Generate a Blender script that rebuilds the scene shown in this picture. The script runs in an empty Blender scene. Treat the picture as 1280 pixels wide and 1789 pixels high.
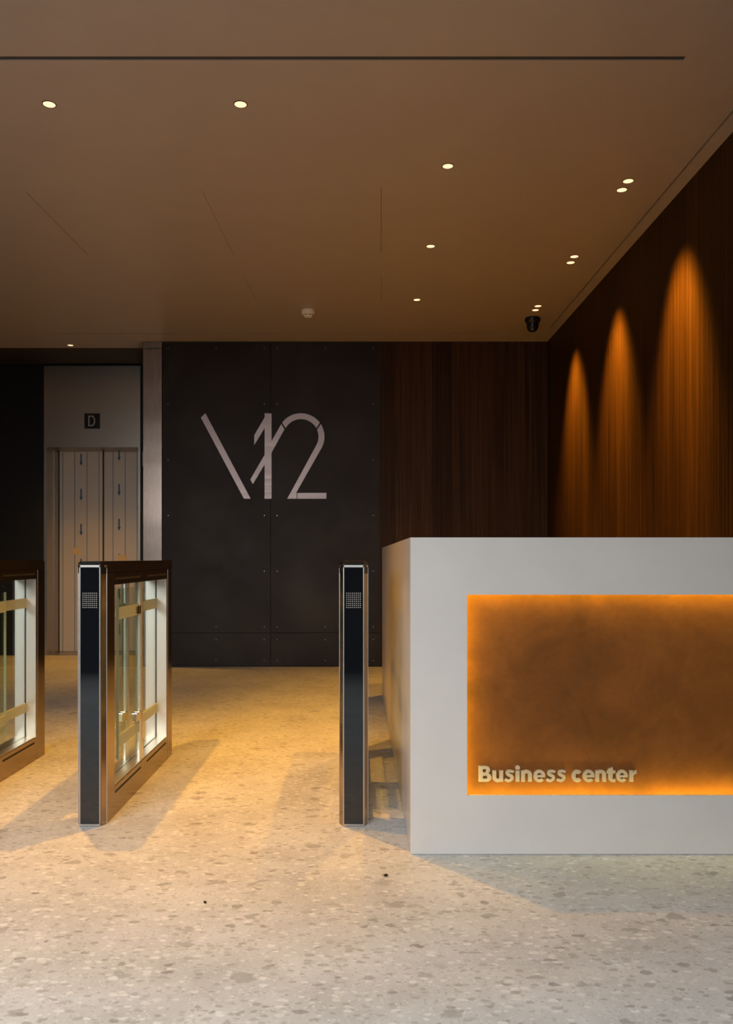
import bpy, bmesh, math, random
from mathutils import Vector, Matrix
random.seed(7)
C = bpy.context.scene.collection
sc = bpy.context.scene

# ------------------------------------------------------------------ camera
F, HX, HY, EYE = 1480.0, 624.0, 973.0, 1.02        # focal length in px, vanishing point, eye height (m)
cam = bpy.data.cameras.new('camera'); co = bpy.data.objects.new('camera', cam); C.objects.link(co)
co.location = (0, 0, EYE); co.rotation_euler = (math.pi/2, 0, 0)
cam.sensor_fit = 'VERTICAL'; cam.sensor_height = 36.0; cam.lens = 36.0*F/1789.0
cam.shift_x = (640.0-HX)/1789.0; cam.shift_y = (HY-894.5)/1789.0
cam.clip_start = 0.05
sc.camera = co

def P(px, py, Y):
    """photo pixel -> metres at depth Y"""
    return Vector(((px-HX)/F*Y, Y, EYE-(py-HY)/F*Y))
CEIL = 3.02
def PC(px, py):
    Y = (CEIL-EYE)*F/(HY-py)
    return Vector(((px-HX)/F*Y, Y, CEIL))

# ------------------------------------------------------------------ light and exposure
sc.view_settings.view_transform = 'Standard'; sc.view_settings.look = 'None'
sc.view_settings.exposure = 0.0; sc.view_settings.gamma = 1.0
sc.view_settings.use_curve_mapping = False
w = bpy.data.worlds.new('world'); sc.world = w; w.use_nodes = True
w.node_tree.nodes['Background'].inputs[0].default_value = (0.62, 0.72, 0.85, 1)
w.node_tree.nodes['Background'].inputs[1].default_value = 0.05

def area(name, loc, target, sx, sy, power, col, spread=180):
    l = bpy.data.lights.new(name, 'AREA'); l.shape = 'RECTANGLE'; l.size = sx; l.size_y = sy
    l.energy = power; l.color = col; l.spread = math.radians(spread)
    o = bpy.data.objects.new(name, l); C.objects.link(o); o.location = loc
    o.rotation_euler = (Vector(target)-Vector(loc)).to_track_quat('-Z', 'Y').to_euler()
    return o
# daylight: added area lamp inside the unseen glazing, aimed at the near floor
area('window_daylight', (-1.6, -0.95, 2.15), (-1.15, 1.0, 0.0), 4.2, 1.3, 126, (0.91, 0.955, 1.0), 112)
WARM = (1.0, 0.46, 0.04)
SPOT_FLOOR, SPOT_WALL, SPOT_ROW = 232.0, 640.0, 160.0

# ------------------------------------------------------------------ materials
def newmat(name):
    m = bpy.data.materials.new(name); m.use_nodes = True
    nt = m.node_tree; b = nt.nodes['Principled BSDF']
    return m, nt, b
def N(nt, t, **kw):
    n = nt.nodes.new(t)
    for k, v in kw.items(): setattr(n, k, v)
    return n
def L(nt, a, b): nt.links.new(a, b)
def simple(name, col, rough=0.5, metal=0.0, spec=0.5, coat=0.0):
    m, nt, b = newmat(name)
    # a faint procedural variation keeps every surface from being dead flat
    tc = N(nt, 'ShaderNodeTexCoord'); no = N(nt, 'ShaderNodeTexNoise'); no.inputs['Scale'].default_value = 6.0
    no.inputs['Detail'].default_value = 4.0
    L(nt, tc.outputs['Object'], no.inputs['Vector'])
    mx = N(nt, 'ShaderNodeMix', data_type='RGBA')
    mx.inputs[6].default_value = tuple(c*0.94 for c in col)+(1,); mx.inputs[7].default_value = tuple(min(1, c*1.05) for c in col)+(1,)
    L(nt, no.outputs['Fac'], mx.inputs[0]); L(nt, mx.outputs[2], b.inputs['Base Color'])
    b.inputs['Roughness'].default_value = rough; b.inputs['Metallic'].default_value = metal
    b.inputs['Specular IOR Level'].default_value = spec; b.inputs['Coat Weight'].default_value = coat
    return m
def emit(name, col, strength):
    m, nt, b = newmat(name)
    b.inputs['Base Color'].default_value = tuple(col)+(1,)
    b.inputs['Emission Color'].default_value = tuple(col)+(1,); b.inputs['Emission Strength'].default_value = strength
    return m
def ramp(nt, stops, interp='LINEAR'):
    r = N(nt, 'ShaderNodeValToRGB'); cr = r.color_ramp; cr.interpolation = interp
    while len(cr.elements) < len(stops): cr.elements.new(0.5)
    for e, (p, c) in zip(cr.elements, stops): e.position = p; e.color = tuple(c)+(1,) if len(c) == 3 else c
    return r

def brushed(name, col, rough=0.25, scale=(2, 2, 220), wav=0.0, strength=0.06):
    m, nt, b = newmat(name)
    tc = N(nt, 'ShaderNodeTexCoord'); mp = N(nt, 'ShaderNodeMapping'); mp.inputs['Scale'].default_value = scale
    no = N(nt, 'ShaderNodeTexNoise'); no.inputs['Scale'].default_value = 1.0; no.inputs['Detail'].default_value = 3
    L(nt, tc.outputs['Object'], mp.inputs[0]); L(nt, mp.outputs[0], no.inputs['Vector'])
    mr = N(nt, 'ShaderNodeMapRange'); mr.inputs[3].default_value = rough*0.8; mr.inputs[4].default_value = rough*1.25
    L(nt, no.outputs['Fac'], mr.inputs[0]); L(nt, mr.outputs[0], b.inputs['Roughness'])
    bp = N(nt, 'ShaderNodeBump'); bp.inputs['Strength'].default_value = strength; bp.inputs['Distance'].default_value = 0.001
    L(nt, no.outputs['Fac'], bp.inputs['Height'])
    last = bp
    if wav:
        m2 = N(nt, 'ShaderNodeMapping'); m2.inputs['Scale'].default_value = (1.2, 1.2, 2.6)
        n2 = N(nt, 'ShaderNodeTexNoise'); n2.inputs['Scale'].default_value = 1.0; n2.inputs['Detail'].default_value = 1
        L(nt, tc.outputs['Object'], m2.inputs[0]); L(nt, m2.outputs[0], n2.inputs['Vector'])
        b2 = N(nt, 'ShaderNodeBump'); b2.inputs['Strength'].default_value = 1.0; b2.inputs['Distance'].default_value = wav
        L(nt, n2.outputs['Fac'], b2.inputs['Height']); L(nt, bp.outputs[0], b2.inputs['Normal']); last = b2
    L(nt, last.outputs[0], b.inputs['Normal'])
    b.inputs['Base Color'].default_value = tuple(col)+(1,); b.inputs['Metallic'].default_value = 1.0
    return m

def wood(name, axis, c1, c2, c3, rough=0.45):
    """vertical-grain veneer; axis = the horizontal axis along the wall (0 = x, 1 = y)"""
    m, nt, b = newmat(name)
    tc = N(nt, 'ShaderNodeTexCoord')
    mp = N(nt, 'ShaderNodeMapping')
    s = [1, 1, 1]; s[axis] = 34; s[1-axis] = 1; s[2] = 0.55
    mp.inputs['Scale'].default_value = s
    L(nt, tc.outputs['Object'], mp.inputs[0])
    n1 = N(nt, 'ShaderNodeTexNoise'); n1.inputs['Scale'].default_value = 1.6; n1.inputs['Detail'].default_value = 7; n1.inputs['Roughness'].default_value = 0.62
    n1.inputs['Distortion'].default_value = 0.35
    L(nt, mp.outputs[0], n1.inputs['Vector'])
    r1 = ramp(nt, [(0.30, c1), (0.50, c2), (0.72, c3)])
    L(nt, n1.outputs['Fac'], r1.inputs[0])
    # boards: each has its own tone, thin dark joint between
    sp = N(nt, 'ShaderNodeSeparateXYZ'); L(nt, tc.outputs['Object'], sp.inputs[0])
    dv = N(nt, 'ShaderNodeMath', operation='DIVIDE'); dv.inputs[1].default_value = 0.175
    L(nt, sp.outputs[axis], dv.inputs[0])
    fl = N(nt, 'ShaderNodeMath', operation='FLOOR'); L(nt, dv.outputs[0], fl.inputs[0])
    wn = N(nt, 'ShaderNodeTexWhiteNoise', noise_dimensions='1D'); L(nt, fl.outputs[0], wn.inputs['W'])
    mr = N(nt, 'ShaderNodeMapRange'); mr.inputs[3].default_value = 0.72; mr.inputs[4].default_value = 1.18
    L(nt, wn.outputs['Value'], mr.inputs[0])
    fr = N(nt, 'ShaderNodeMath', operation='FRACT'); L(nt, dv.outputs[0], fr.inputs[0])
    gt = N(nt, 'ShaderNodeMath', operation='GREATER_THAN'); gt.inputs[1].default_value = 0.016; L(nt, fr.outputs[0], gt.inputs[0])
    g2 = N(nt, 'ShaderNodeMapRange'); g2.inputs[3].default_value = 0.25; g2.inputs[4].default_value = 1.0; L(nt, gt.outputs[0], g2.inputs[0])
    mu = N(nt, 'ShaderNodeMath', operation='MULTIPLY'); L(nt, mr.outputs[0], mu.inputs[0]); L(nt, g2.outputs[0], mu.inputs[1])
    vm = N(nt, 'ShaderNodeVectorMath', operation='SCALE'); L(nt, r1.outputs[0], vm.inputs[0]); L(nt, mu.outputs[0], vm.inputs['Scale'])
    L(nt, vm.outputs[0], b.inputs['Base Color'])
    b.inputs['Roughness'].default_value = rough; b.inputs['Specular IOR Level'].default_value = 0.12
    bp = N(nt, 'ShaderNodeBump'); bp.inputs['Strength'].default_value = 0.15; bp.inputs['Distance'].default_value = 0.001
    L(nt, n1.outputs['Fac'], bp.inputs['Height']); L(nt, bp.outputs[0], b.inputs['Normal'])
    return m

def terrazzo():
    m, nt, b = newmat('ceppo_stone')
    tc = N(nt, 'ShaderNodeTexCoord')
    def distort(scale, amt):
        n = N(nt, 'ShaderNodeTexNoise'); n.inputs['Scale'].default_value = scale; n.inputs['Detail'].default_value = 3
        L(nt, tc.outputs['Object'], n.inputs['Vector'])
        s = N(nt, 'ShaderNodeVectorMath', operation='SUBTRACT'); s.inputs[1].default_value = (0.5, 0.5, 0.5)
        L(nt, n.outputs['Color'], s.inputs[0])
        k = N(nt, 'ShaderNodeVectorMath', operation='SCALE'); k.inputs['Scale'].default_value = amt; L(nt, s.outputs[0], k.inputs[0])
        a = N(nt, 'ShaderNodeVectorMath', operation='ADD'); L(nt, tc.outputs['Object'], a.inputs[0]); L(nt, k.outputs[0], a.inputs[1])
        return a.outputs[0]
    # fine matrix
    n0 = N(nt, 'ShaderNodeTexNoise'); n0.inputs['Scale'].default_value = 2.2; n0.inputs['Detail'].default_value = 9; n0.inputs['Roughness'].default_value = 0.72
    L(nt, tc.outputs['Object'], n0.inputs['Vector'])
    r0 = ramp(nt, [(0.30, (0.42, 0.405, 0.39)), (0.5, (0.53, 0.52, 0.51)), (0.72, (0.64, 0.635, 0.63))])
    L(nt, n0.outputs['Fac'], r0.inputs[0])
    cur = r0.outputs[0]
    def layer(cur, scale, dsc, damt, thr, pres, cols, soft, seed, stretch=(1, 1.0, 1)):
        mp = N(nt, 'ShaderNodeMapping'); mp.inputs['Scale'].default_value = stretch; mp.inputs['Location'].default_value = (seed, seed*0.7, 0)
        L(nt, distort(dsc, damt), mp.inputs[0])
        v = N(nt, 'ShaderNodeTexVoronoi', voronoi_dimensions='2D'); v.inputs['Scale'].default_value = scale; v.inputs['Randomness'].default_value = 1.0
        L(nt, mp.outputs[0], v.inputs['Vector'])
        sp = N(nt, 'ShaderNodeSeparateColor'); L(nt, v.outputs['Color'], sp.inputs[0])
        # radius varies by cell
        rad = N(nt, 'ShaderNodeMath', operation='MULTIPLY_ADD'); rad.inputs[1].default_value = thr; rad.inputs[2].default_value = thr*0.35
        L(nt, sp.outputs[0], rad.inputs[0])
        df = N(nt, 'ShaderNodeMath', operation='SUBTRACT'); L(nt, rad.outputs[0], df.inputs[0]); L(nt, v.outputs['Distance'], df.inputs[1])
        ms = N(nt, 'ShaderNodeMapRange'); ms.inputs[1].default_value = 0; ms.inputs[2].default_value = soft; L(nt, df.outputs[0], ms.inputs[0])
        pr = N(nt, 'ShaderNodeMath', operation='LESS_THAN'); pr.inputs[1].default_value = pres; L(nt, sp.outputs[1], pr.inputs[0])
        mk = N(nt, 'ShaderNodeMath', operation='MULTIPLY'); L(nt, ms.outputs[0], mk.inputs[0]); L(nt, pr.outputs[0], mk.inputs[1])
        mk2 = N(nt, 'ShaderNodeMath', operation='MULTIPLY'); mk2.inputs[1].default_value = 0.62; L(nt, mk.outputs[0], mk2.inputs[0])
        cr = ramp(nt, cols); L(nt, sp.outputs[2], cr.inputs[0])
        mx = N(nt, 'ShaderNodeMix', data_type='RGBA'); L(nt, mk2.outputs[0], mx.inputs[0]); L(nt, cur, mx.inputs[6]); L(nt, cr.outputs[0], mx.inputs[7])
        return mx.outputs[2]
    cur = layer(cur, 120, 60, 0.008, 0.42, 0.55, [(0, (0.30, 0.27, 0.24)), (0.45, (0.48, 0.45, 0.42)), (0.5, (0.60, 0.585, 0.57)), (1, (0.70, 0.685, 0.67))], 0.2, 3.1)
    cur = layer(cur, 48, 30, 0.018, 0.42, 0.50, [(0, (0.28, 0.255, 0.23)), (0.5, (0.42, 0.40, 0.37)), (0.55, (0.66, 0.64, 0.61)), (1, (0.78, 0.76, 0.73))], 0.12, 11.7, (0.8, 1.25, 1))
    cur = layer(cur, 24, 26, 0.04, 0.26, 0.24, [(0, (0.20, 0.18, 0.165)), (0.6, (0.32, 0.30, 0.28)), (1, (0.46, 0.44, 0.42))], 0.06, 5.3, (0.75, 1.3, 1))
    cur = layer(cur, 9.5, 22, 0.07, 0.19, 0.24, [(0, (0.24, 0.23, 0.215)), (0.7, (0.33, 0.32, 0.30)), (1, (0.44, 0.42, 0.40))], 0.035, 21.9, (0.8, 1.25, 1))
    L(nt, cur, b.inputs['Base Color'])
    rr = N(nt, 'ShaderNodeMapRange'); rr.inputs[3].default_value = 0.38; rr.inputs[4].default_value = 0.55
    L(nt, n0.outputs['Fac'], rr.inputs[0]); L(nt, rr.outputs[0], b.inputs['Roughness'])
    b.inputs['Specular IOR Level'].default_value = 0.35
    return m

def steel_plate():
    m, nt, b = newmat('blackened_steel')
    tc = N(nt, 'ShaderNodeTexCoord')
    n = N(nt, 'ShaderNodeTexNoise'); n.inputs['Scale'].default_value = 1.3; n.inputs['Detail'].default_value = 5; n.inputs['Roughness'].default_value = 0.55; n.inputs['Distortion'].default_value = 0.6
    L(nt, tc.outputs['Object'], n.inputs['Vector'])
    r = ramp(nt, [(0.32, (0.018, 0.0115, 0.0095)), (0.5, (0.025, 0.017, 0.013)), (0.68, (0.036, 0.028, 0.018)), (0.8, (0.028, 0.028, 0.025))])
    L(nt, n.outputs['Fac'], r.inputs[0]); L(nt, r.outputs[0], b.inputs['Base Color'])
    n2 = N(nt, 'ShaderNodeTexNoise'); n2.inputs['Scale'].default_value = 3; n2.inputs['Detail'].default_value = 6
    L(nt, tc.outputs['Object'], n2.inputs['Vector'])
    mr = N(nt, 'ShaderNodeMapRange'); mr.inputs[3].default_value = 0.42; mr.inputs[4].default_value = 0.6
    L(nt, n2.outputs['Fac'], mr.inputs[0]); L(nt, mr.outputs[0], b.inputs['Roughness'])
    b.inputs['Metallic'].default_value = 0.35; b.inputs['Specular IOR Level'].default_value = 0.35
    return m

def rust_panel():
    m, nt, b = newmat('rusted_metal')
    tc = N(nt, 'ShaderNodeTexCoord')
    n = N(nt, 'ShaderNodeTexNoise'); n.inputs['Scale'].default_value = 4.5; n.inputs['Detail'].default_value = 8; n.inputs['Roughness'].default_value = 0.6; n.inputs['Distortion'].default_value = 0.5
    L(nt, tc.outputs['Object'], n.inputs['Vector'])
    r = ramp(nt, [(0.28, (0.105, 0.036, 0.007)), (0.5, (0.16, 0.052, 0.010)), (0.72, (0.21, 0.070, 0.013))])
    L(nt, n.outputs['Fac'], r.inputs[0])
    n3 = N(nt, 'ShaderNodeTexNoise'); n3.inputs['Scale'].default_value = 60; n3.inputs['Detail'].default_value = 4
    L(nt, tc.outputs['Object'], n3.inputs['Vector'])
    mr = N(nt, 'ShaderNodeMapRange'); mr.inputs[3].default_value = 0.88; mr.inputs[4].default_value = 1.10; L(nt, n3.outputs['Fac'], mr.inputs[0])
    vm = N(nt, 'ShaderNodeVectorMath', operation='SCALE'); L(nt, r.outputs[0], vm.inputs[0]); L(nt, mr.outputs[0], vm.inputs['Scale'])
    L(nt, vm.outputs[0], b.inputs['Base Color'])
    b.inputs['Roughness'].default_value = 0.7; b.inputs['Specular IOR Level'].default_value = 0.15
    return m

def glass(name, tint=(0.93, 0.97, 0.93), rough=0.0):
    m, nt, b = newmat(name)
    nt.nodes.remove(b)
    out = [n for n in nt.nodes if n.type == 'OUTPUT_MATERIAL'][0]
    tr = N(nt, 'ShaderNodeBsdfTransparent'); tr.inputs[0].default_value = tuple(tint)+(1,)
    gl = N(nt, 'ShaderNodeBsdfGlossy'); gl.inputs['Roughness'].default_value = rough
    fr = N(nt, 'ShaderNodeFresnel'); ge = N(nt, 'ShaderNodeNewGeometry')
    ir = N(nt, 'ShaderNodeMapRange'); ir.inputs[3].default_value = 1.5; ir.inputs[4].default_value = 1/1.5   # same reflectance on both faces
    L(nt, ge.outputs['Backfacing'], ir.inputs[0]); L(nt, ir.outputs[0], fr.inputs[0])
    mx = N(nt, 'ShaderNodeMixShader'); hf = N(nt, 'ShaderNodeMath', operation='MULTIPLY'); hf.inputs[1].default_value = 0.5; L(nt, fr.outputs[0], hf.inputs[0])
    L(nt, hf.outputs[0], mx.inputs[0]); L(nt, tr.outputs[0], mx.inputs[1]); L(nt, gl.outputs[0], mx.inputs[2])
    L(nt, mx.outputs[0], out.inputs[0])
    return m
def frosted():
    m, nt, b = newmat('frosted_band'); nt.nodes.remove(b)
    out = [n for n in nt.nodes if n.type == 'OUTPUT_MATERIAL'][0]
    tr = N(nt, 'ShaderNodeBsdfTransparent'); tr.inputs[0].default_value = (0.8, 0.8, 0.7, 1)
    df = N(nt, 'ShaderNodeBsdfDiffuse'); df.inputs[0].default_value = (0.80, 0.80, 0.68, 1)
    tl = N(nt, 'ShaderNodeBsdfTranslucent'); tl.inputs[0].default_value = (0.85, 0.85, 0.74, 1)
    a = N(nt, 'ShaderNodeMixShader'); a.inputs[0].default_value = 0.5; L(nt, df.outputs[0], a.inputs[1]); L(nt, tl.outputs[0], a.inputs[2])
    mx = N(nt, 'ShaderNodeMixShader'); mx.inputs[0].default_value = 0.75; L(nt, tr.outputs[0], mx.inputs[1]); L(nt, a.outputs[0], mx.inputs[2])
    L(nt, mx.outputs[0], out.inputs[0])
    return m

M = dict(
    floor=terrazzo(),
    ceiling=simple('ceiling_paint', (0.47, 0.395, 0.345), 0.38, 0, 0.4),
    gap=simple('dark_gap', (0.05, 0.05, 0.055), 0.7),
    wood_right=wood('walnut_right', 1, (0.020, 0.008, 0.0018), (0.050, 0.021, 0.0040), (0.088, 0.038, 0.0070), 0.5),
    wood_back=wood('walnut_back', 0, (0.026, 0.012, 0.005), (0.052, 0.024, 0.010), (0.085, 0.041, 0.017), 0.5),
    black_wall=simple('black_wall', (0.012, 0.011, 0.011), 0.55, 0, 0.25),
    soffit=simple('dark_soffit', (0.035, 0.026, 0.018), 0.6),
    plain_wall=simple('plain_wall', (0.20, 0.18, 0.16), 0.7),
    plate=steel_plate(),
    screw=simple('screw_steel', (0.35, 0.32, 0.28), 0.35, 0.9),
    sign=brushed('sign_steel', (0.40, 0.31, 0.295), 0.42, (2, 2, 60)),
    lift_steel=brushed('lift_steel', (0.42, 0.37, 0.31), 0.32, (260, 2, 2), 0.0015),
    column=brushed('column_steel', (0.33, 0.25, 0.205), 0.26, (300, 2, 2), 0.006),
    door_film=simple('door_film', (0.62, 0.55, 0.47), 0.40, 0.15, 0.4),
    blue=simple('blue_print', (0.010, 0.11, 0.27), 0.6),
    tape=simple('masking_tape', (0.72, 0.52, 0.28), 0.8),
    desk=simple('solid_surface', (0.60, 0.55, 0.525), 0.32, 0, 0.5),
    rust=rust_panel(),
    led=emit('led_amber', (1.0, 0.82, 0.10), 25.0),
    letter=simple('letter_steel', (0.42, 0.34, 0.30), 0.42, 0.45),
    lamp=emit('lamp_lens', (1.0, 0.64, 0.36), 1.6),
    ring=simple('lamp_ring', (0.03, 0.022, 0.015), 0.5),
    body=brushed('gate_steel', (0.36, 0.26, 0.175), 0.17, (2, 260, 2)),
    trim=brushed('edge_steel', (0.46, 0.42, 0.39), 0.35, (2, 2, 60)),
    jamb=brushed('jamb_aluminium', (0.84, 0.79, 0.73), 0.42, (300, 2, 2), 0.0, 0.03),
    lid=simple('smoked_lid', (0.016, 0.011, 0.008), 0.22, 0, 0.2),
    blackglass=simple('black_glass', (0.006, 0.007, 0.009), 0.03, 0, 0.5),
    slot=simple('slot_black', (0.015, 0.010, 0.006), 0.7),
    dots=simple('dot_grey', (0.32, 0.29, 0.27), 0.5),
    glass=glass('clear_glass'), glass_edge=simple('glass_edge', (0.42, 0.50, 0.34), 0.2),
    frost=frosted(),
    chrome=brushed('post_steel', (0.90, 0.85, 0.76), 0.36, (2, 2, 100)),
    brass=simple('clamp_metal', (0.75, 0.62, 0.42), 0.15, 1.0),
    white_plastic=simple('white_plastic', (0.92, 0.88, 0.84), 0.45),
    black_plastic=simple('black_plastic', (0.010, 0.010, 0.011), 0.25),
    lens=simple('camera_lens', (0.35, 0.33, 0.33), 0.1, 0.6),
)

# ------------------------------------------------------------------ mesh helpers
class MB:
    def __init__(s): s.bm = bmesh.new()
    def box(s, x0, x1, y0, y1, z0, z1, bev=0.0):
        r = bmesh.ops.create_cube(s.bm, size=1.0, matrix=Matrix.Translation(((x0+x1)/2, (y0+y1)/2, (z0+z1)/2)) @ Matrix.Diagonal((abs(x1-x0), abs(y1-y0), abs(z1-z0), 1)))
        if bev:
            es = list({e for v in r['verts'] for e in v.link_edges})
            bmesh.ops.bevel(s.bm, geom=es, offset=bev, segments=2, profile=0.6, affect='EDGES')
        return s
    def prism(s, pts, a, b, axis='y'):
        """extrude a closed outline between a and b along axis"""
        def mk(p, t):
            if axis == 'y': return (p[0], t, p[1])
            if axis == 'z': return (p[0], p[1], t)
            return (t, p[0], p[1])
        va = [s.bm.verts.new(mk(p, a)) for p in pts]; vb = [s.bm.verts.new(mk(p, b)) for p in pts]
        n = len(pts)
        fs = [s.bm.faces.new(va), s.bm.faces.new(vb[::-1])]
        for i in range(n): fs.append(s.bm.faces.new((va[i], vb[i], vb[(i+1) % n], va[(i+1) % n])))
        bmesh.ops.recalc_face_normals(s.bm, faces=fs)
        return s
    def strip(s, left, right, a, b):
        """band between two equal-length polylines (x,z), extruded along y: rings, strokes"""
        for i in range(len(left)-1): s.prism([left[i], left[i+1], right[i+1], right[i]], a, b)
        return s
    def cyl(s, x, y, z0, z1, r, n=32, r2=None):
        s.lathe(x, y, [(r, z0), (r2 if r2 else r, z1)], n); return s
    def lathe(s, x, y, prof, n=40, cap=True):
        rings = []
        for r, z in prof: rings.append([s.bm.verts.new((x+r*math.cos(2*math.pi*i/n), y+r*math.sin(2*math.pi*i/n), z)) for i in range(n)])
        fs = []
        for a, b in zip(rings, rings[1:]):
            for i in range(n): fs.append(s.bm.faces.new((a[i], a[(i+1) % n], b[(i+1) % n], b[i])))
        if cap: fs += [s.bm.faces.new(rings[0]), s.bm.faces.new(rings[-1])]
        bmesh.ops.recalc_face_normals(s.bm, faces=fs)
        return s
    def build(s, name, mat, parent=None, smooth=False, weld=True):
        if weld: bmesh.ops.remove_doubles(s.bm, verts=s.bm.verts, dist=1e-6)
        me = bpy.data.meshes.new(name); s.bm.to_mesh(me); s.bm.free()
        me.materials.append(mat)
        if smooth:
            for p in me.polygons: p.use_smooth = True
            me.set_sharp_from_angle(angle=math.radians(35))
        o = bpy.data.objects.new(name, me); C.objects.link(o)
        if parent: o.parent = parent
        return o
def tag(o, label, cat, group=None):
    o['label'] = label; o['category'] = cat
    if group: o['group'] = group
    return o
def thing(name, label, cat, loc=(0, 0, 0), group=None):
    o = bpy.data.objects.new(name, None); o.empty_display_size = 0.1; C.objects.link(o); o.location = loc
    return tag(o, label, cat, group)
def structure(o): o['kind'] = 'structure'; return o
def copy_tree(o, parent=None):
    c = o.copy(); C.objects.link(c)
    if parent: c.parent = parent
    for ch in list(o.children): copy_tree(ch, c)
    return c

# ------------------------------------------------------------------ the room
XR, XL = 1.765, -5.2            # right and left walls
YB, YE, YF = 7.862, 8.777, -1.0 # steel/wood back wall, lift front, entrance side
YS = 8.11                       # end of the painted ceiling over the lift bay

structure(MB().box(XL-0.1, XR+0.1, YF-0.1, 9.4, -0.12, 0).build('floor', M['floor']))

# ceiling: a grid of faces with real slots let into it
def ceiling():
    holes = [(-4.9, 1.312, 3.385, 3.410, 0.05),               # wide slot near the front
             (-2.73, 1.298, 7.580, 7.600, 0.03),              # perimeter gap along the back wall
             (1.679, 1.690, 2.2, 7.40, 0.03)]                 # perimeter gap along the right wall
    xs = sorted({XL-0.1, XR+0.1, *[h[0] for h in holes], *[h[1] for h in holes]})
    ys = sorted({YF-0.1, YS, *[h[2] for h in holes], *[h[3] for h in holes]})
    m = MB(); bm = m.bm; Z = CEIL
    def inside(cx, cy):
        for h in holes:
            if h[0] < cx < h[1] and h[2] < cy < h[3]: return h
    for i in range(len(xs)-1):
        for j in range(len(ys)-1):
            if not inside((xs[i]+xs[i+1])/2, (ys[j]+ys[j+1])/2):
                bm.faces.new([bm.verts.new(p) for p in ((xs[i], ys[j], Z), (xs[i], ys[j+1], Z), (xs[i+1], ys[j+1], Z), (xs[i+1], ys[j], Z))])
    for x0, x1, y0, y1, d in holes:
        for q in (((x0, y0), (x1, y0)), ((x1, y0), (x1, y1)), ((x1, y1), (x0, y1)), ((x0, y1), (x0, y0))):
            (a, b), (c, e) = q
            bm.faces.new([bm.verts.new(p) for p in ((a, b, Z), (c, e, Z), (c, e, Z+d), (a, b, Z+d))])
    # top slab
    m.box(XL-0.1, XR+0.1, YF-0.1, YS, Z+0.06, Z+0.16)
    o = m.build('ceiling', M['ceiling'])
    structure(o)
    # dark backing inside each slot
    for k, (x0, x1, y0, y1, d) in enumerate(holes):
        structure(MB().box(x0, x1, y0, y1, Z+d-0.004 if k else Z+0.004, Z+d).build('ceiling_slot', M['gap'], o))
    # hairline panel joints
    joints = [((665.5, 328), (665.5, 441)), ((666, 482), (666, 524)), ((45, 335), (153, 445)), ((353.5, 334), (408, 445)), ((425, 480), (447, 525))]
    for k, (a, b) in enumerate(joints):
        A, B = PC(*a), PC(*b); d = (B-A).normalized(); n = Vector((-d.y, d.x, 0))*(0.0012 if k in (0, 1, 2) else 0.0007)
        structure(MB().prism([((A+n).x, (A+n).y), ((B+n).x, (B+n).y), ((B-n).x, (B-n).y), ((A-n).x, (A-n).y)], Z-0.0006, Z+0.0004, 'z').build('ceiling_joint', M['soffit'], o))
ceiling()
structure(MB().box(XL-0.1, -1.8, YS, 9.4, CEIL, CEIL+0.16).build('trim_1', M['soffit']))

structure(MB().box(XR, XR+0.15, YF, YB+0.15, 0, CEIL+0.15).build('wall_right', M['wood_right']))
structure(MB().box((664.0-HX)/F*YB, XR, YB+0.004, YB+0.15, 0, CEIL+0.15).build('wall_back', M['wood_back']))
structure(MB().box(XL-0.15, XL, YF, 9.4, 0, CEIL+0.15).build('wall_left', M['plain_wall']))
# added unseen entrance side, set close for the daylight lamp: solid below, glazed above
mb = MB(); mb.box(XL, XR, YF-0.12, YF, 0, 1.30); mb.box(XL, XR, YF-0.12, YF, CEIL-0.02, CEIL+0.15)
structure(mb.build('wall_front', M['black_wall']))
for k in range(8):
    x = XL+(XR-XL)*k/7
    fr_ = structure(MB().box(x-0.03, x+0.03, YF-0.12, YF, 1.30, CEIL-0.02).build('window_%d' % (k+1), M['black_wall']))
    if k < 7: structure(MB().box(x+0.03, x+(XR-XL)/7-0.03, YF-0.07, YF-0.06, 1.30, CEIL-0.02).build('window_pane', M['glass'], fr_))

# black wall around the lift, with the lift opening let into it
OX0, OX1, OZ = -3.212, -2.268, 2.178
mb = MB()
mb.box(XL, -3.245, YE, YE+0.30, 0, CEIL+0.1)
mb.box(-2.246, -1.815, YE+0.005, YE+0.30, 0, CEIL+0.1)
mb.box(-3.245, -2.246, YE+0.03, YE+0.30, OZ+0.005, CEIL+0.1)
mb.box(XL, -1.815, 9.30, 9.4, 0, CEIL+0.1)
structure(mb.build('wall_rear', M['black_wall']))

# ------------------------------------------------------------------ the lift door
lift = bpy.data.objects.new('door_1', None); C.objects.link(lift); lift.location = (0, 0, 0); structure(lift)
lift['label'] = 'steel lift door covered in striped protective film with blue arrows'
YD = 9.11
MB().box(-3.245, -2.248, YE, YE+0.028, OZ, 3.0).build('header_panel', M['lift_steel'], lift)
mb = MB(); mb.box(OX0-0.028, OX0, YE-0.004, YD+0.08, 0, OZ); mb.box(OX1, OX1+0.020, YE-0.004, YD+0.08, 0, OZ)
mb.box(OX0-0.028, OX1+0.020, YE-0.012, YE+0.03, OZ-0.022, OZ); mb.box(OX0-0.028, OX1+0.020, YE+0.03, YD+0.08, OZ-0.02, OZ)
mb.build('door_frame', M['lift_steel'], lift)
for bx in ((OX0-0.030, OX0-0.026, YE-0.008, YE-0.002, 0, OZ-0.006), (OX1+0.014, OX1+0.022, YE-0.008, YE-0.002, 0, OZ-0.006), (OX0-0.03, OX1+0.022, YE-0.016, YE-0.010, OZ-0.006, OZ)):
    MB().box(*bx).build('frame_edge', M['lift_steel'], lift)
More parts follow.
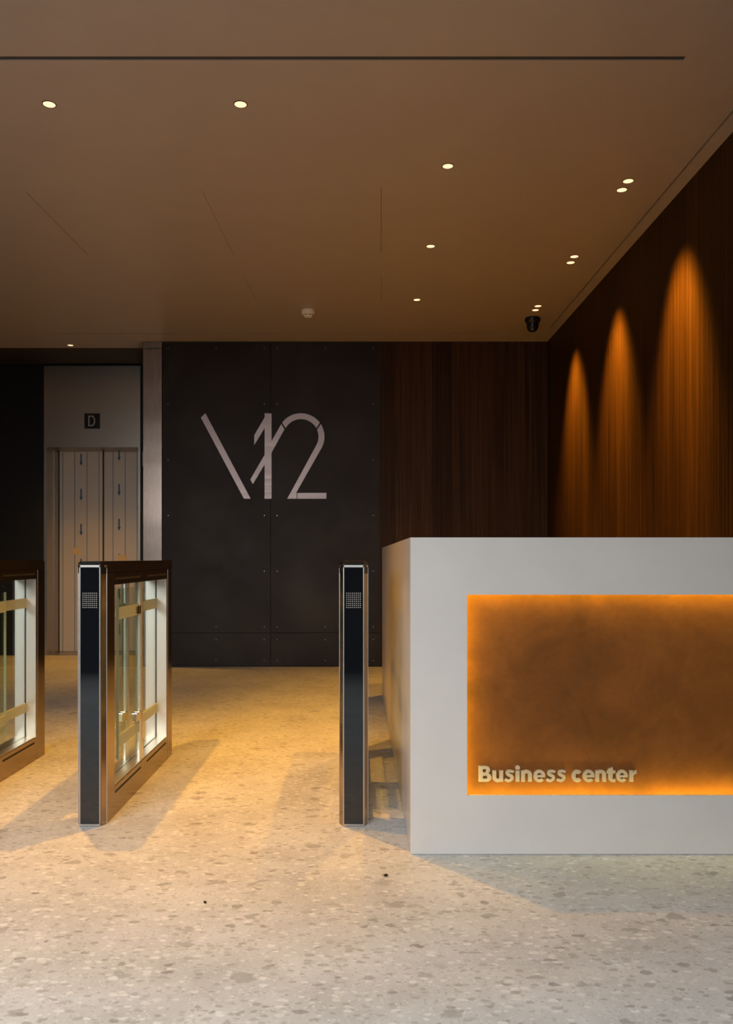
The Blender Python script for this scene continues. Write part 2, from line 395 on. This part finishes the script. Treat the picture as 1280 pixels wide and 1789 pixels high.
# jamb stop strip beside the leaves
MB().box(OX0, OX0+0.006, YD-0.14, YD-0.02, 0, OZ-0.02).build('jamb_strip', M['lift_steel'], lift)
DX = lambda px, Y=YD: (px-HX)/F*Y
DZ = lambda py, Y=YD: EYE-(py-HY)/F*Y
def leaf(x0, x1, yoff, lines, ax, ays, tape, tapename):
    Y = YD+yoff
    p = MB().box(x0, x1, Y, Y+0.04, 0.006, OZ-0.02, 0.002).build('door_leaf', M['door_film'], lift)
    mb = MB()
    for px in lines: mb.box(DX(px, Y)-0.0028, DX(px, Y)+0.0028, Y-0.0010, Y+0.0003, 0.01, OZ-0.03)
    mb.build('film_stripes', M['blue'], p)
    for py in ays:
        X = DX(ax, Y); zt, zb = DZ(py, Y), DZ(py+21, Y)
        if zb < 0.02: continue
        pts = [(X-0.0075, zt), (X+0.0075, zt), (X+0.0075, zb+0.042), (X+0.018, zb+0.044), (X, zb), (X-0.018, zb+0.044), (X-0.0075, zb+0.042)]
        MB().prism(pts, Y-0.0012, Y+0.0003).build('arrow', M['blue'], p)
    MB().prism([(DX(a, Y), DZ(b, Y)) for a, b in tape], Y-0.0022, Y+0.0003).build(tapename, M['tape'], p)
    return p
leaf(DX(103.8), DX(179), 0.0, (109.7, 130.5, 152, 173), 141.6, [793+61*k for k in range(6)], [(126.5, 957.5), (141.5, 958), (141, 969), (127, 968.5)], 'tape')
leaf(DX(180.2, YD+.03), OX1, 0.02, (197.3, 218.8, 239.6), 208, [784.5+61*k for k in range(6)], [(207.5, 968.5), (222, 971), (220.5, 981), (205, 980)], 'tape')
MB().prism([(DX(179.2), 0.0), (DX(180.8), 0.0), (DX(180.8), OZ-.02), (DX(179.2), OZ-.02)], YD+0.005, YD+0.04).build('meeting_gap', M['slot'], lift)
MB().box(OX0, OX1, YE, YD+0.06, -0.001, 0.004).build('threshold', M['lift_steel'], lift)
# call indicator half hidden behind the column
o = MB().box(-2.224, -2.160, YE-0.012, YE+0.005, DZ(814.5, YE), DZ(789, YE), 0.003).build('lift_indicator', M['lift_steel'])
tag(o, 'slim steel lift call indicator set between the lift door and the steel column', 'indicator')
# D plate
d0 = P(147.3, 722.2, YE-.01); d1 = P(174.3, 748.8, YE-.01)
dp = tag(MB().box(d0.x, d1.x, YE-0.012, YE, d1.z, d0.z, 0.001).build('lift_sign', M['black_plastic']), 'small square black sign with letter D above the lift door', 'sign')
def zp(x, y): return (P(60+x/5.565, 600+y/5.565, YE-0.013).x, P(60+x/5.565, 600+y/5.565, YE-0.013).z)
outer = [zp(*q) for q in ((524, 702), (566, 702), (582, 716), (590, 740), (590, 768), (582, 790), (566, 804), (524, 804))]
inner = [zp(*q) for q in ((536, 714), (562, 714), (572, 724), (578, 743), (578, 765), (572, 781), (562, 792), (536, 792))]
MB().strip(outer+outer[:1], inner+inner[:1], YE-0.0140, YE-0.0118).build('letter', simple('letter_grey', (0.42, 0.40, 0.40), 0.5), dp)

# steel column between the lift and the dark plates
col = thing('steel_column', 'polished steel column between the lift and the blackened steel wall', 'column', (-1.90, YB+0.1, 0))
cx0, cx1 = -1.989-(-1.90), -1.813-(-1.90)
MB().box(cx0, cx1, -0.100, 0.81, 0.0, 2.955, 0.003).build('column_casing', M['column'], col)
MB().box(cx0, cx1, -0.100, 0.81, 2.960, 3.018, 0.003).build('column_head', M['column'], col)

# ------------------------------------------------------------------ blackened steel plates with screws
GX = DX(472.5, YB)
gap = 0.0022
plates = [
    ('upper left blackened steel wall plate, beside the steel column', DX(283.5, YB), GX-gap, DZ(1105.6, YB)+gap, CEIL-0.006, (70, 320, 571), (86, 375, 665, 955, 1245, 1535)),
    ('upper right blackened steel wall plate, beside the walnut wall', GX+gap, DX(662.5, YB), DZ(1105.6, YB)+gap, CEIL-0.006, (638, 888, 1138), (86, 375, 665, 955, 1245, 1535)),
    ('low blackened steel plate at floor level on the left of the seam', DX(283.5, YB), GX-gap, 0.012, DZ(1105.6, YB)-gap, (70, 320, 570), (1602, 1711)),
    ('low blackened steel plate at floor level behind the narrow turnstile', GX+gap, DX(662.5, YB), 0.012, DZ(1105.6, YB)-gap, (638, 888, 1138), (1602, 1711)),
]
for lab, x0, x1, z0, z1, sx, sy in plates:
    o = MB().box(x0, x1, YB, YB+0.012, z0, z1, 0.0008).build('steel_plate', M['plate']); tag(o, lab, 'wall panel', 'blackened steel wall plates')
    for j, b in enumerate(sy):
        for i, a in enumerate(sx):
            if len(sy) == 6 and i == (1) and 0 < j < 5: continue    # middle column only at the ends
            px, py = 270+a/2.98, 580+b/2.98
            X, Z = DX(px, YB), DZ(py, YB)
            if len(sy) == 6 and 325 < px < 580 and 720 < py < 880: continue
            m2 = MB(); n = 12
            pts = [(X+0.0045*math.cos(2*math.pi*k/n), Z+0.0045*math.sin(2*math.pi*k/n)) for k in range(n)]
            m2.prism(pts, YB-0.0018, YB+0.0006).build('screw', M['screw'], o)
structure(MB().box(DX(283.5, YB), DX(662.5, YB), YB+0.013, YB+0.15, 0.0, CEIL).build('trim_2', M['slot']))
structure(MB().box(DX(662.5, YB), DX(665.5, YB), YB-0.0, YB+0.013, 0.0, CEIL-0.003).build('trim_3', M['slot']))
structure(MB().box(DX(283.5, YB), DX(662.5, YB), YB+0.003, YB+0.010, 0.0, 0.012).build('baseboard_back', M['slot']))

# V12 sign
sign = thing('logo_sign', 'pale steel V12 sign fixed on the blackened steel wall plates', 'sign', (0, YB-0.0008, 0))
YS0, YS1 = -0.006, 0.0
def zz(x, y):
    p = P(340+x/5.12, 700+y/5.12, YB-0.006); return (p.x, p.z)
MB().prism([zz(*q) for q in ((95, 112), (55, 152), (440, 877), (500, 877))], YS0, YS1).build('letter_stroke', M['sign'], sign)
MB().prism([zz(*q) for q in ((625, 112), (687, 114), (687, 362), (775, 208), (802, 258), (687, 465), (687, 877), (625, 877), (625, 570), (520, 747), (497, 705), (625, 485), (625, 245), (532, 398), (532, 310), (625, 150))], YS0, YS1).build('numeral', M['sign'], sign)
def arc(cx, cy, r, a0, a1, n=28): return [(cx+r*math.cos(a0+(a1-a0)*k/n), cy-r*math.sin(a0+(a1-a0)*k/n)) for k in range(n+1)]
a_l, a_r = math.radians(143.2), math.radians(36.8)
oL = arc(950, 322, 210, a_l, a_r); iL = arc(950, 322, 157, math.radians(151.0), math.radians(29.0))
MB().strip([zz(*q) for q in oL], [zz(*q) for q in iL], YS0, YS1).build('numeral_arch', M['sign'], sign)
oR = arc(950, 322, 210, math.radians(32.6), math.radians(-29.3), 16)+[(912, 815)]
iR = arc(950, 322, 157, math.radians(23.5), math.radians(-29.3), 16)+[(848, 840)]
m2 = MB(); m2.strip([zz(*q) for q in oR], [zz(*q) for q in iR], YS0, YS1); m2.prism([zz(*q) for q in ((912, 815), (848, 840), (827, 877), (912, 877))], YS0, YS1)
m2.build('numeral_leg', M['sign'], sign)
MB().prism([zz(*q) for q in ((918, 825), (1177, 825), (1177, 877), (918, 877))], YS0-0.002, YS1).build('numeral_foot', M['sign'], sign)

# ------------------------------------------------------------------ reception desk
YDK = 2.903; DXL = 0.1815; DXR = 1.74; DTOP = 1.0867; DB = 0.0015
desk = thing('reception_desk', 'white solid-surface reception desk with glowing amber front panel', 'desk', (0, 0, 0))
OXa, OXb, OZa, OZb = 0.3758, 1.56, 0.2022, 0.8905
fr_in = [(OXa, OZa), (OXb, OZa), (OXb, OZb), (OXa, OZb)]
fr_out = [(DXL, DB), (DXR, DB), (DXR, DTOP), (DXL, DTOP)]
LIP = 0.012
for k in range(4):
    a, b = fr_out[k], fr_out[(k+1) % 4]; c, d = fr_in[(k+1) % 4], fr_in[k]
    MB().prism([a, b, c, d], YDK, YDK+LIP).build('front_board', M['desk'], desk)
# carcass around the light box: top, bottom and ends, all behind the boards
CAV = 0.045
mb = MB(); mb.box(DXL+0.1452, DXR, YDK+LIP, YDK+0.34, OZb+CAV, DTOP); mb.box(DXL+0.1452, DXR, YDK+LIP, YDK+0.34, DB+0.02, OZa-CAV)
mb.box(DXL+0.1452, OXa-CAV, YDK+LIP, YDK+0.34, OZa-CAV, OZb+CAV); mb.box(OXb+CAV, DXR, YDK+LIP, YDK+0.34, OZa-CAV, OZb+CAV)
mb.build('carcass', M['desk'], desk)
YP = YDK+LIP+0.042
pan = MB().box(OXa-CAV, OXb+CAV, YP, YP+0.02, OZa-CAV, OZb+CAV).build('light_panel', M['rust'], desk)
s0 = 0.016
for z in (OZa-s0-0.010, OZb+s0): MB().box(OXa-0.02, OXb+0.02, YDK+LIP+0.003, YDK+LIP+0.012, z, z+0.010).build('led_strip', M['led'], desk)
for x in (OXa-s0-0.010, OXb+s0): MB().box(x, x+0.010, YDK+LIP+0.003, YDK+LIP+0.012, OZa-0.005, OZb+0.005).build('led_strip', M['led'], desk)
# side wing running back beside the turnstiles, rounded at its far corner
RR = 0.14; YEND = 6.35
pts = [(DXL, YDK+LIP)]
pts += [(DXL+RR-RR*math.cos(t), YEND-RR+RR*math.sin(t)) for t in [math.pi/2*k/10 for k in range(11)]]
pts += [(DXL+0.145, YEND), (DXL+0.145, YDK+0.34), (DXL+0.0005, YDK+0.34)]
pts = pts[:-1]+[(DXL+0.145, YDK+LIP)]
MB().prism(pts, DB+0.0, DTOP, 'z').build('side_panel', M['desk'], desk, smooth=True)
MB().box(DXL+0.02, DXR, YDK+0.012, YDK+0.30, -0.0, DB+0.03).build('plinth', M['slot'], desk)
MB().box(DXL+0.145, DXR-0.0, YDK+0.34, YDK+0.95, 0.70, 0.74, 0.003).build('worktop', M['desk'], desk)
MB().box(DXR-0.03, DXR, YDK+0.34, YDK+0.93, 0.0, 0.70).build('support_panel', M['desk'], desk)

# lettering on the light panel (units: 1/4.129 px of the photo)
YL0, YL1 = YP-0.009, YP
def lz(x, y):
    p = P(820+x/4.129, 1320+y/4.129, YL0); return (p.x, p.z)
class Glyph:
    def __init__(s): s.m = MB(); s.k = 0
    def poly(s, pts):
        e = s.k*0.00004; s.k += 1
        s.m.prism([lz(*p) for p in pts], YL0-e, YL1); return s
    def rect(s, x0, x1, y0, y1): return s.poly([(x0, y0), (x1, y0), (x1, y1), (x0, y1)])
    def ring(s, cx, cy, ro, ri, a0, a1, sx=1.0, n=30):
        e = s.k*0.00004; s.k += 1
        A = [math.radians(a0+(a1-a0)*k/n) for k in range(n+1)]
        o = [lz(cx+ro[0]*math.cos(a), cy-ro[1]*math.sin(a)) for a in A]; i = [lz(cx+ri[0]*math.cos(a), cy-ri[1]*math.sin(a)) for a in A]
        s.m.strip(o, i, YL0-e, YL1); return s
    def stroke(s, pts, w0):
        e = s.k*0.00004; s.k += 1
        ws = w0 if isinstance(w0, list) else [w0]*len(pts)
        Lf, Rt = [], []
        for k, p in enumerate(pts):
            a = Vector(pts[max(0, k-1)]); b = Vector(pts[min(len(pts)-1, k+1)]); d = (b-a).normalized(); n = Vector((-d.y, d.x))*ws[k]/2
            Lf.append(lz(p[0]+n.x, p[1]+n.y)); Rt.append(lz(p[0]-n.x, p[1]-n.y))
        s.m.strip(Lf, Rt, YL0-e, YL1); return s
    def done(s): return s.m.build('letter', M['letter'], pan, weld=False)
TOP, BASE = 104.0, 192.0; XM = (TOP+BASE)/2
def g_u(x0, x1):
    g = Glyph(); r = (x1-x0)/2; cx = (x0+x1)/2-0; w = 28
    g.rect(x0, x0+w, TOP+4, 158); g.rect(x1-w, x1, TOP+4, 190)
    g.ring(cx, 157, (r, 36), (r-w, 11), 180, 330); g.done()
def g_n(x0, x1):
    g = Glyph(); r = (x1-x0)/2; cx = (x0+x1)/2; w = 28
    g.rect(x0, x0+w, TOP+4, 190); g.rect(x1-w, x1, 138, 190)
    g.ring(cx, 139, (r, 36), (r-w, 11), 0, 150); g.done()
def g_e(x0, x1):
    g = Glyph(); cx = (x0+x1)/2; r = (x1-x0)/2
    g.ring(cx, XM, (r, 45), (r-26, 22), 0, 318, n=44)
    g.rect(x0+20, x1-1, 141, 158); g.done()
def g_c(x0, x1):
    g = Glyph(); cx = (x0+x1)/2+4; r = (x1-x0)/2+2
    g.ring(cx, XM, (r, 45), (r-28, 17), 42, 318, n=44); g.done()
def g_s(x0, x1):
    g = Glyph(); w = x1-x0; S = w/75.0
    sp = [(68, 121), (60, 116), (48, 113.5), (36, 114), (25, 119), (22, 128), (28, 137), (40, 143), (52, 149), (57, 161), (51, 173), (38, 181), (26, 181), (14, 177), (5, 170)]
    ws = [20, 20, 20, 20.5, 22, 24, 25, 25, 25, 24, 22, 21, 21, 21, 21]
    # refine with a Catmull-Rom pass
    out, wo = [], []
    for k in range(len(sp)-1):
        p0, p1, p2, p3 = [Vector(sp[min(max(j, 0), len(sp)-1)]) for j in (k-1, k, k+1, k+2)]
        for t in (0, .25, .5, .75):
            q = 0.5*((2*p1)+(-p0+p2)*t+(2*p0-5*p1+4*p2-p3)*t*t+(-p0+3*p1-3*p2+p3)*t**3)
            out.append((x0+q.x*S, q.y)); wo.append(ws[k]*(1-t)+ws[k+1]*t)
    out.append((x0+sp[-1][0]*S, sp[-1][1])); wo.append(ws[-1])
    g.stroke(out, wo); g.done()
# B
g = Glyph(); g.rect(66, 96, 76, 190)
g.ring(118, 104, (31, 28), (3, 5), 90, -90, n=16); g.rect(94, 119, 76, 99); g.rect(94, 119, 122, 146); g.rect(94, 122, 167, 190)
g.ring(122, 158, (36, 32), (7, 9), 90, -90, n=16); g.done()
g_u(165, 243); g_s(250, 325)
g = Glyph(); g.rect(332, 361, TOP+4, 190); g.ring(347, 88, (17, 17), (0.2, 0.2), 0, 360, n=24); g.done()
g_n(372, 450); g_e(460, 547); g_s(549, 623); g_s(625, 698)
g_c(734, 812); g_e(816, 902); g_n(907, 985)
g = Glyph(); g.poly([(1000, 96), (1034, 84), (1034, 160), (1000, 160)]); g.rect(990, 1052, 108, 130)
g.ring(1034, 158, (34, 34), (4, 11), 180, 270, n=12); g.rect(1033, 1051, 169, 192); g.done()
g_e(1057, 1142)
g = Glyph(); g.rect(1152, 1182, TOP+4, 190); g.poly([(1181, 122), (1192, 108), (1205, 105), (1205, 133), (1190, 136), (1181, 146)]); g.done()

# ------------------------------------------------------------------ turnstiles
HW, GL = 0.054, 1.195            # half width, length
Zs, Zt, Zl = 0.113, 0.910, 0.957 # sill, window head, underside of lid
def plan(y0, y1, cn, cf, hw=HW):
    """outline in plan with chamfers: cn at the near end, cf at the far end"""
    p = []
    if cn: p += [(-hw+0.0125, y0), (hw-0.0125, y0), (hw, y0+0.028)]
    else: p += [(-hw, y0), (hw, y0)]
    if cf: p += [(hw, y1-0.028), (hw-0.0125, y1), (-hw+0.0125, y1), (-hw, y1-0.028)]
    else: p += [(hw, y1), (-hw, y1)]
    if cn: p += [(-hw, y0+0.028)]
    return p
def rounded(y0, y1, z0, z1, r, corners):
    """glass outline in (y,z); corners = set of 'ab' with a in n,f and b in t,b to be rounded"""
    pts = []
    for (cy, cz, a0, key) in ((y0, z0, 180, 'nb'), (y1, z0, 270, 'fb'), (y1, z1, 0, 'ft'), (y0, z1, 90, 'nt')):
        if key in corners:
            sy = 1 if key[0] == 'n' else -1; sz = 1 if key[1] == 'b' else -1
            for k in range(7):
                a = math.radians(a0+90*k/6); pts.append((cy+sy*r+r*math.cos(a), cz+sz*r+r*math.sin(a)))
        else: pts.append((cy, cz))
    return pts
def pane(name, x, y0, y1, z0, z1, parent, corners=(), r=0.03, t=0.010):
    g = MB().prism(rounded(y0, y1, z0, z1, r, corners), x-t/2, x+t/2, 'x').build(name, M['glass'], parent)
    # frosted safety bands
    for b0, b1 in ((0.764, 0.812), (0.240, 0.286)):
        MB().box(x-t/2-0.0006, x+t/2+0.0006, y0+0.001, y1-0.001, b0, b1).build('frosted_band', M['frost'], g)
    return g
def make_turnstile(label, x, ypost, wing_dir):
    t = thing('turnstile', label, 'turnstile', (x, 3.205, 0), 'glass wing turnstiles')
    NY, FY = 0.137, 1.054            # near and far edge of the window
    mb = MB(); mb.prism(plan(0.004, NY, True, False), 0.0, Zl, 'z'); mb.prism(plan(FY, GL, False, True), 0.0, Zl, 'z')
    mb.box(-HW, HW, NY, FY, 0, Zs); mb.build('body', M['body'], t)
    MB().box(-HW, HW, NY, FY, Zt, Zl).build('top_rail', M['lid'], t)  # dark colour stands in for the dark reflection along the upper body
    # lid: black glass slab with thin steel rim at the near end
    MB().prism(plan(0.0, GL, True, True), Zl+0.0015, 0.998, 'z').build('lid', M['lid'], t)
    MB().prism(plan(0.006, GL-0.006, True, True, HW-0.003), 0.998, 1.003, 'z').build('lid_pad', M['lid'], t)
    # front glass in a steel surround
    f = MB().box(-0.0360, 0.0360, -0.0015, 0.004, 0.010, 0.981).build('front_glass', M['blackglass'], t)
    mb = MB()
    for i in range(8):
        for j in range(8):
            X = -0.026+i*0.0074; Z = 0.829+j*0.0077
            mb.prism([(X+0.0022*math.cos(math.pi/4*q), Z+0.0022*math.sin(math.pi/4*q)) for q in range(8)], -0.0024, -0.0012)
    mb.build('dot_grid', M['dots'], f)
    mb = MB(); mb.box(-0.0395, -0.0360, -0.0022, 0.0045, 0.004, 0.990); mb.box(0.0360, 0.0395, -0.0022, 0.0045, 0.004, 0.990)
    mb.box(-0.0395, 0.0395, -0.0022, 0.0045, 0.981, 0.989); mb.box(-0.0395, 0.0395, -0.0020, 0.0045, 0.003, 0.0095)
    mb.build('front_trim', M['trim'], t)
    for s in (-1, 1):
        for yy in (0.030, FY+0.016): MB().box(s*(HW-0.001), s*(HW+0.0014), yy, yy+0.004, 0.0, 0.978 if yy < 0.1 else Zl).build('edge_trim', M['trim'], t)
        MB().prism([(s*(HW-0.0135), 0.003), (s*(HW-0.0135), -0.0012), (s*(HW+0.0012), 0.030), (s*(HW-0.003), 0.031)], 0.981, 0.989, 'z').build('edge_trim', M['trim'], t)
    # vent slots low and high on both flanks
    for s in (-1, 1):
        for y0, y1 in ((0.145, 0.540), (0.650, 1.030)):
            for z in (0.086, 0.929): MB().box(s*(HW-0.002), s*(HW+0.0006), y0, y1, z, z+0.009).build('vent_slot', M['slot'], t)
    # seam between end panels and the frame
    # window linings: bright satin jambs, steel sill with the guide slot
    for s in (-1, 1):
        MB().box(min(s*0.004, s*(HW-0.002)), max(s*0.004, s*(HW-0.002)), FY-0.004, FY+0.0005, Zs, Zt).build('jamb_lining', M['jamb'], t)
    MB().box(-0.004, 0.004, FY-0.002, FY+0.002, Zs, Zt).build('jamb_slot', M['slot'], t)
    MB().box(-0.0500, 0.0500, NY, FY-0.004, Zs-0.002, Zs+0.004).build('sill', M['chrome'], t)
    MB().box(-0.0012, 0.0012, NY, FY-0.004, Zs+0.002, Zs+0.0046).build('sill_slot', M['slot'], t)
    # fixed pane behind the posts
    pane('fixed_pane', 0.0, ypost+0.03, FY-0.001, Zs+0.004, Zt, t)
    for s in (1, -1):
        px = s*0.031
        p = MB().cyl(px, ypost, Zs+0.002, Zt, 0.0155).build('pivot_post', M['chrome'], t, smooth=True)
        
        for c0, c1 in ((Zs+0.003, 0.188), (0.878, Zt)): MB().cyl(px, ypost, c0, c1, 0.0175).build('post_collar', M['chrome'], p, smooth=True)
        if wing_dir < 0: y0, y1, cn = ypost-0.345, ypost-0.020, ('nb', 'nt')
        else: y0, y1, cn = ypost+0.020, ypost+0.44, ('fb', 'ft')
        wg = pane('wing_pane', px, y0, y1, 0.160, 0.888, t, cn)
        e = y0 if wing_dir < 0 else y1
        for z in (0.785, 0.312):
            yc = ypost+wing_dir*0.050
            mb = MB(); mb.box(px-0.0125, px+0.0125, yc-0.034, yc-0.006, z-0.020, z+0.020, 0.003); mb.box(px-0.0125, px+0.0125, yc+0.006, yc+0.034, z-0.020, z+0.020, 0.003); mb.box(px-0.009, px+0.009, yc-0.008, yc+0.008, z-0.015, z+0.015)
            mb.build('clamp', M['brass'], wg)
        MB().box(px-0.0051, px+0.0051, e-0.0015, e+0.0015, 0.192, 0.856).build('pane_edge', M['glass_edge'], wg)
    return t
make_turnstile('middle turnstile with lift D behind it and open glass wings', -1.011, 0.605, -1)
make_turnstile('leftmost turnstile, cut off by the photo edge, only its far half visible', -1.667, 0.29, 1)
make_turnstile('turnstile seen end-on as a narrow black-fronted post beside the white desk', -0.0141, 0.605, -1)

# ------------------------------------------------------------------ ceiling fittings
def downlight(px, py, label, aim, energy, half, blend, r=0.0265, group='recessed ceiling downlights', soft=0.02):
    p = PC(px, py)
    t = thing('downlight', label, 'downlight', tuple(p), group)
    mb = MB(); n = 40
    A = [(math.cos(2*math.pi*k/n), math.sin(2*math.pi*k/n)) for k in range(n+1)]
    for k in range(n):
        a, b = A[k], A[k+1]
        mb.prism([(a[0]*(r+0.004), a[1]*(r+0.004)), (b[0]*(r+0.004), b[1]*(r+0.004)), (b[0]*r, b[1]*r), (a[0]*r, a[1]*r)], -0.0022, 0.0, 'z')
    mb.build('ring', M['ring'], t)
    MB().cyl(0, 0, -0.0014, 0.0, r, 40).build('lens', M['lamp'], t)
    l = bpy.data.lights.new('downlight_beam', 'SPOT'); l.energy = energy; l.color = WARM; l.spot_size = math.radians(2*half); l.spot_blend = blend
    l.shadow_soft_size = soft
    o = bpy.data.objects.new('downlight_beam', l); C.objects.link(o); o.parent = t; o.location = (0, 0, -0.012)
    o.rotation_euler = Vector(aim).to_track_quat('-Z', 'Y').to_euler()
    return t
DN = (0, 0, -1)
downlight(86, 182, 'downlight at upper left of the ceiling, above the left turnstiles', DN, SPOT_FLOOR, 44, 1.0)
downlight(420, 182, 'downlight at upper middle of the ceiling, above the open passage', DN, SPOT_FLOOR, 44, 1.0)
downlight(782, 290, 'single downlight nearest the viewer above the desk', DN, SPOT_ROW, 42, 1.0)
downlight(752, 430, 'middle one of the row of three single downlights', DN, SPOT_ROW, 42, 1.0)
downlight(728, 523.5, 'farthest of the row of three single downlights', DN, SPOT_ROW, 42, 1.0)
downlight(123, 603, 'small downlight in front of the lift door', DN, SPOT_ROW*1.1, 40, 1.0)
tilt = (math.sin(math.radians(20)), 0, -math.cos(math.radians(20)))
for (a, b), nm in ((((1097, 316), (1086, 331.5)), 'nearest'), (((1003, 448), (996.5, 458.5)), 'middle'), (((939.5, 534.5), (935, 541.5)), 'farthest')):
    downlight(a[0], a[1], 'front lamp of the '+nm+' pair of downlights by the walnut wall', DN, 12.0, 25, 0.8)
    downlight(b[0], b[1], 'rear lamp of the '+nm+' pair of downlights by the walnut wall', tilt, SPOT_WALL, 28, 1.0, soft=0.09)

# smoke detector
p = PC(538, 541.5)
t = thing('smoke_detector', 'white round smoke detector on the ceiling above the V12 sign', 'smoke detector', tuple(p))
MB().lathe(0, 0, [(0.050, 0), (0.0545, -0.004), (0.0545, -0.026), (0.050, -0.034), (0.040, -0.036), (0.037, -0.050), (0.030, -0.057), (0.012, -0.059)], 48).build('detector_body', M['white_plastic'], t, smooth=True)
for k in range(8):
    a = math.radians(-90+22+45*k)
    R_ = Matrix.Rotation(a, 4, 'Z')
    mb = MB(); mb.box(0.034, 0.0385, -0.009, 0.009, -0.0475, -0.0395); bmesh.ops.transform(mb.bm, matrix=R_, verts=mb.bm.verts)
    mb.build('vent', M['slot'], t)
# security camera
p = PC(930, 555.5)
t = thing('dome_camera', 'black dome security camera on the ceiling in the walnut corner', 'security camera', tuple(p))
MB().lathe(0, 0, [(0.060, 0), (0.065, -0.006), (0.065, -0.022), (0.060, -0.034), (0.053, -0.044), (0.050, -0.046)], 48).build('mount', M['black_plastic'], t, smooth=True)
MB().lathe(0, 0, [(0.052, -0.044), (0.050, -0.070), (0.046, -0.088), (0.038, -0.102), (0.026, -0.112), (0.012, -0.117), (0.003, -0.118)], 48).build('dome', M['black_plastic'], t, smooth=True)
mb = MB(); bmesh.ops.create_uvsphere(mb.bm, u_segments=16, v_segments=10, radius=0.010, matrix=Matrix.Translation((-0.009, -0.030, -0.103)))
mb.build('lens', M['lens'], t, smooth=True)

# two dark crumbs lying on the floor in front of the turnstiles
def crumb(px, py, w_, d_, label):
    Y = EYE*F/(py-HY); X = (px-HX)/F*Y
    pts = []
    for k in range(9):
        a = 2*math.pi*k/9; r = random.uniform(0.45, 1.0); pts.append((w_*r*math.cos(a), d_*r*math.sin(a)))
    o = MB().prism(pts, 0.0, 0.003, 'z').build('floor_crumb', M['black_plastic']); o.location = (X, Y, 0.0002)
    tag(o, label, 'debris')
crumb(674, 1530, 0.011, 0.014, 'dark crumb on the stone floor just left of the desk corner')
crumb(358, 1577, 0.006, 0.010, 'tiny dark crumb on the open floor in front of the passage')
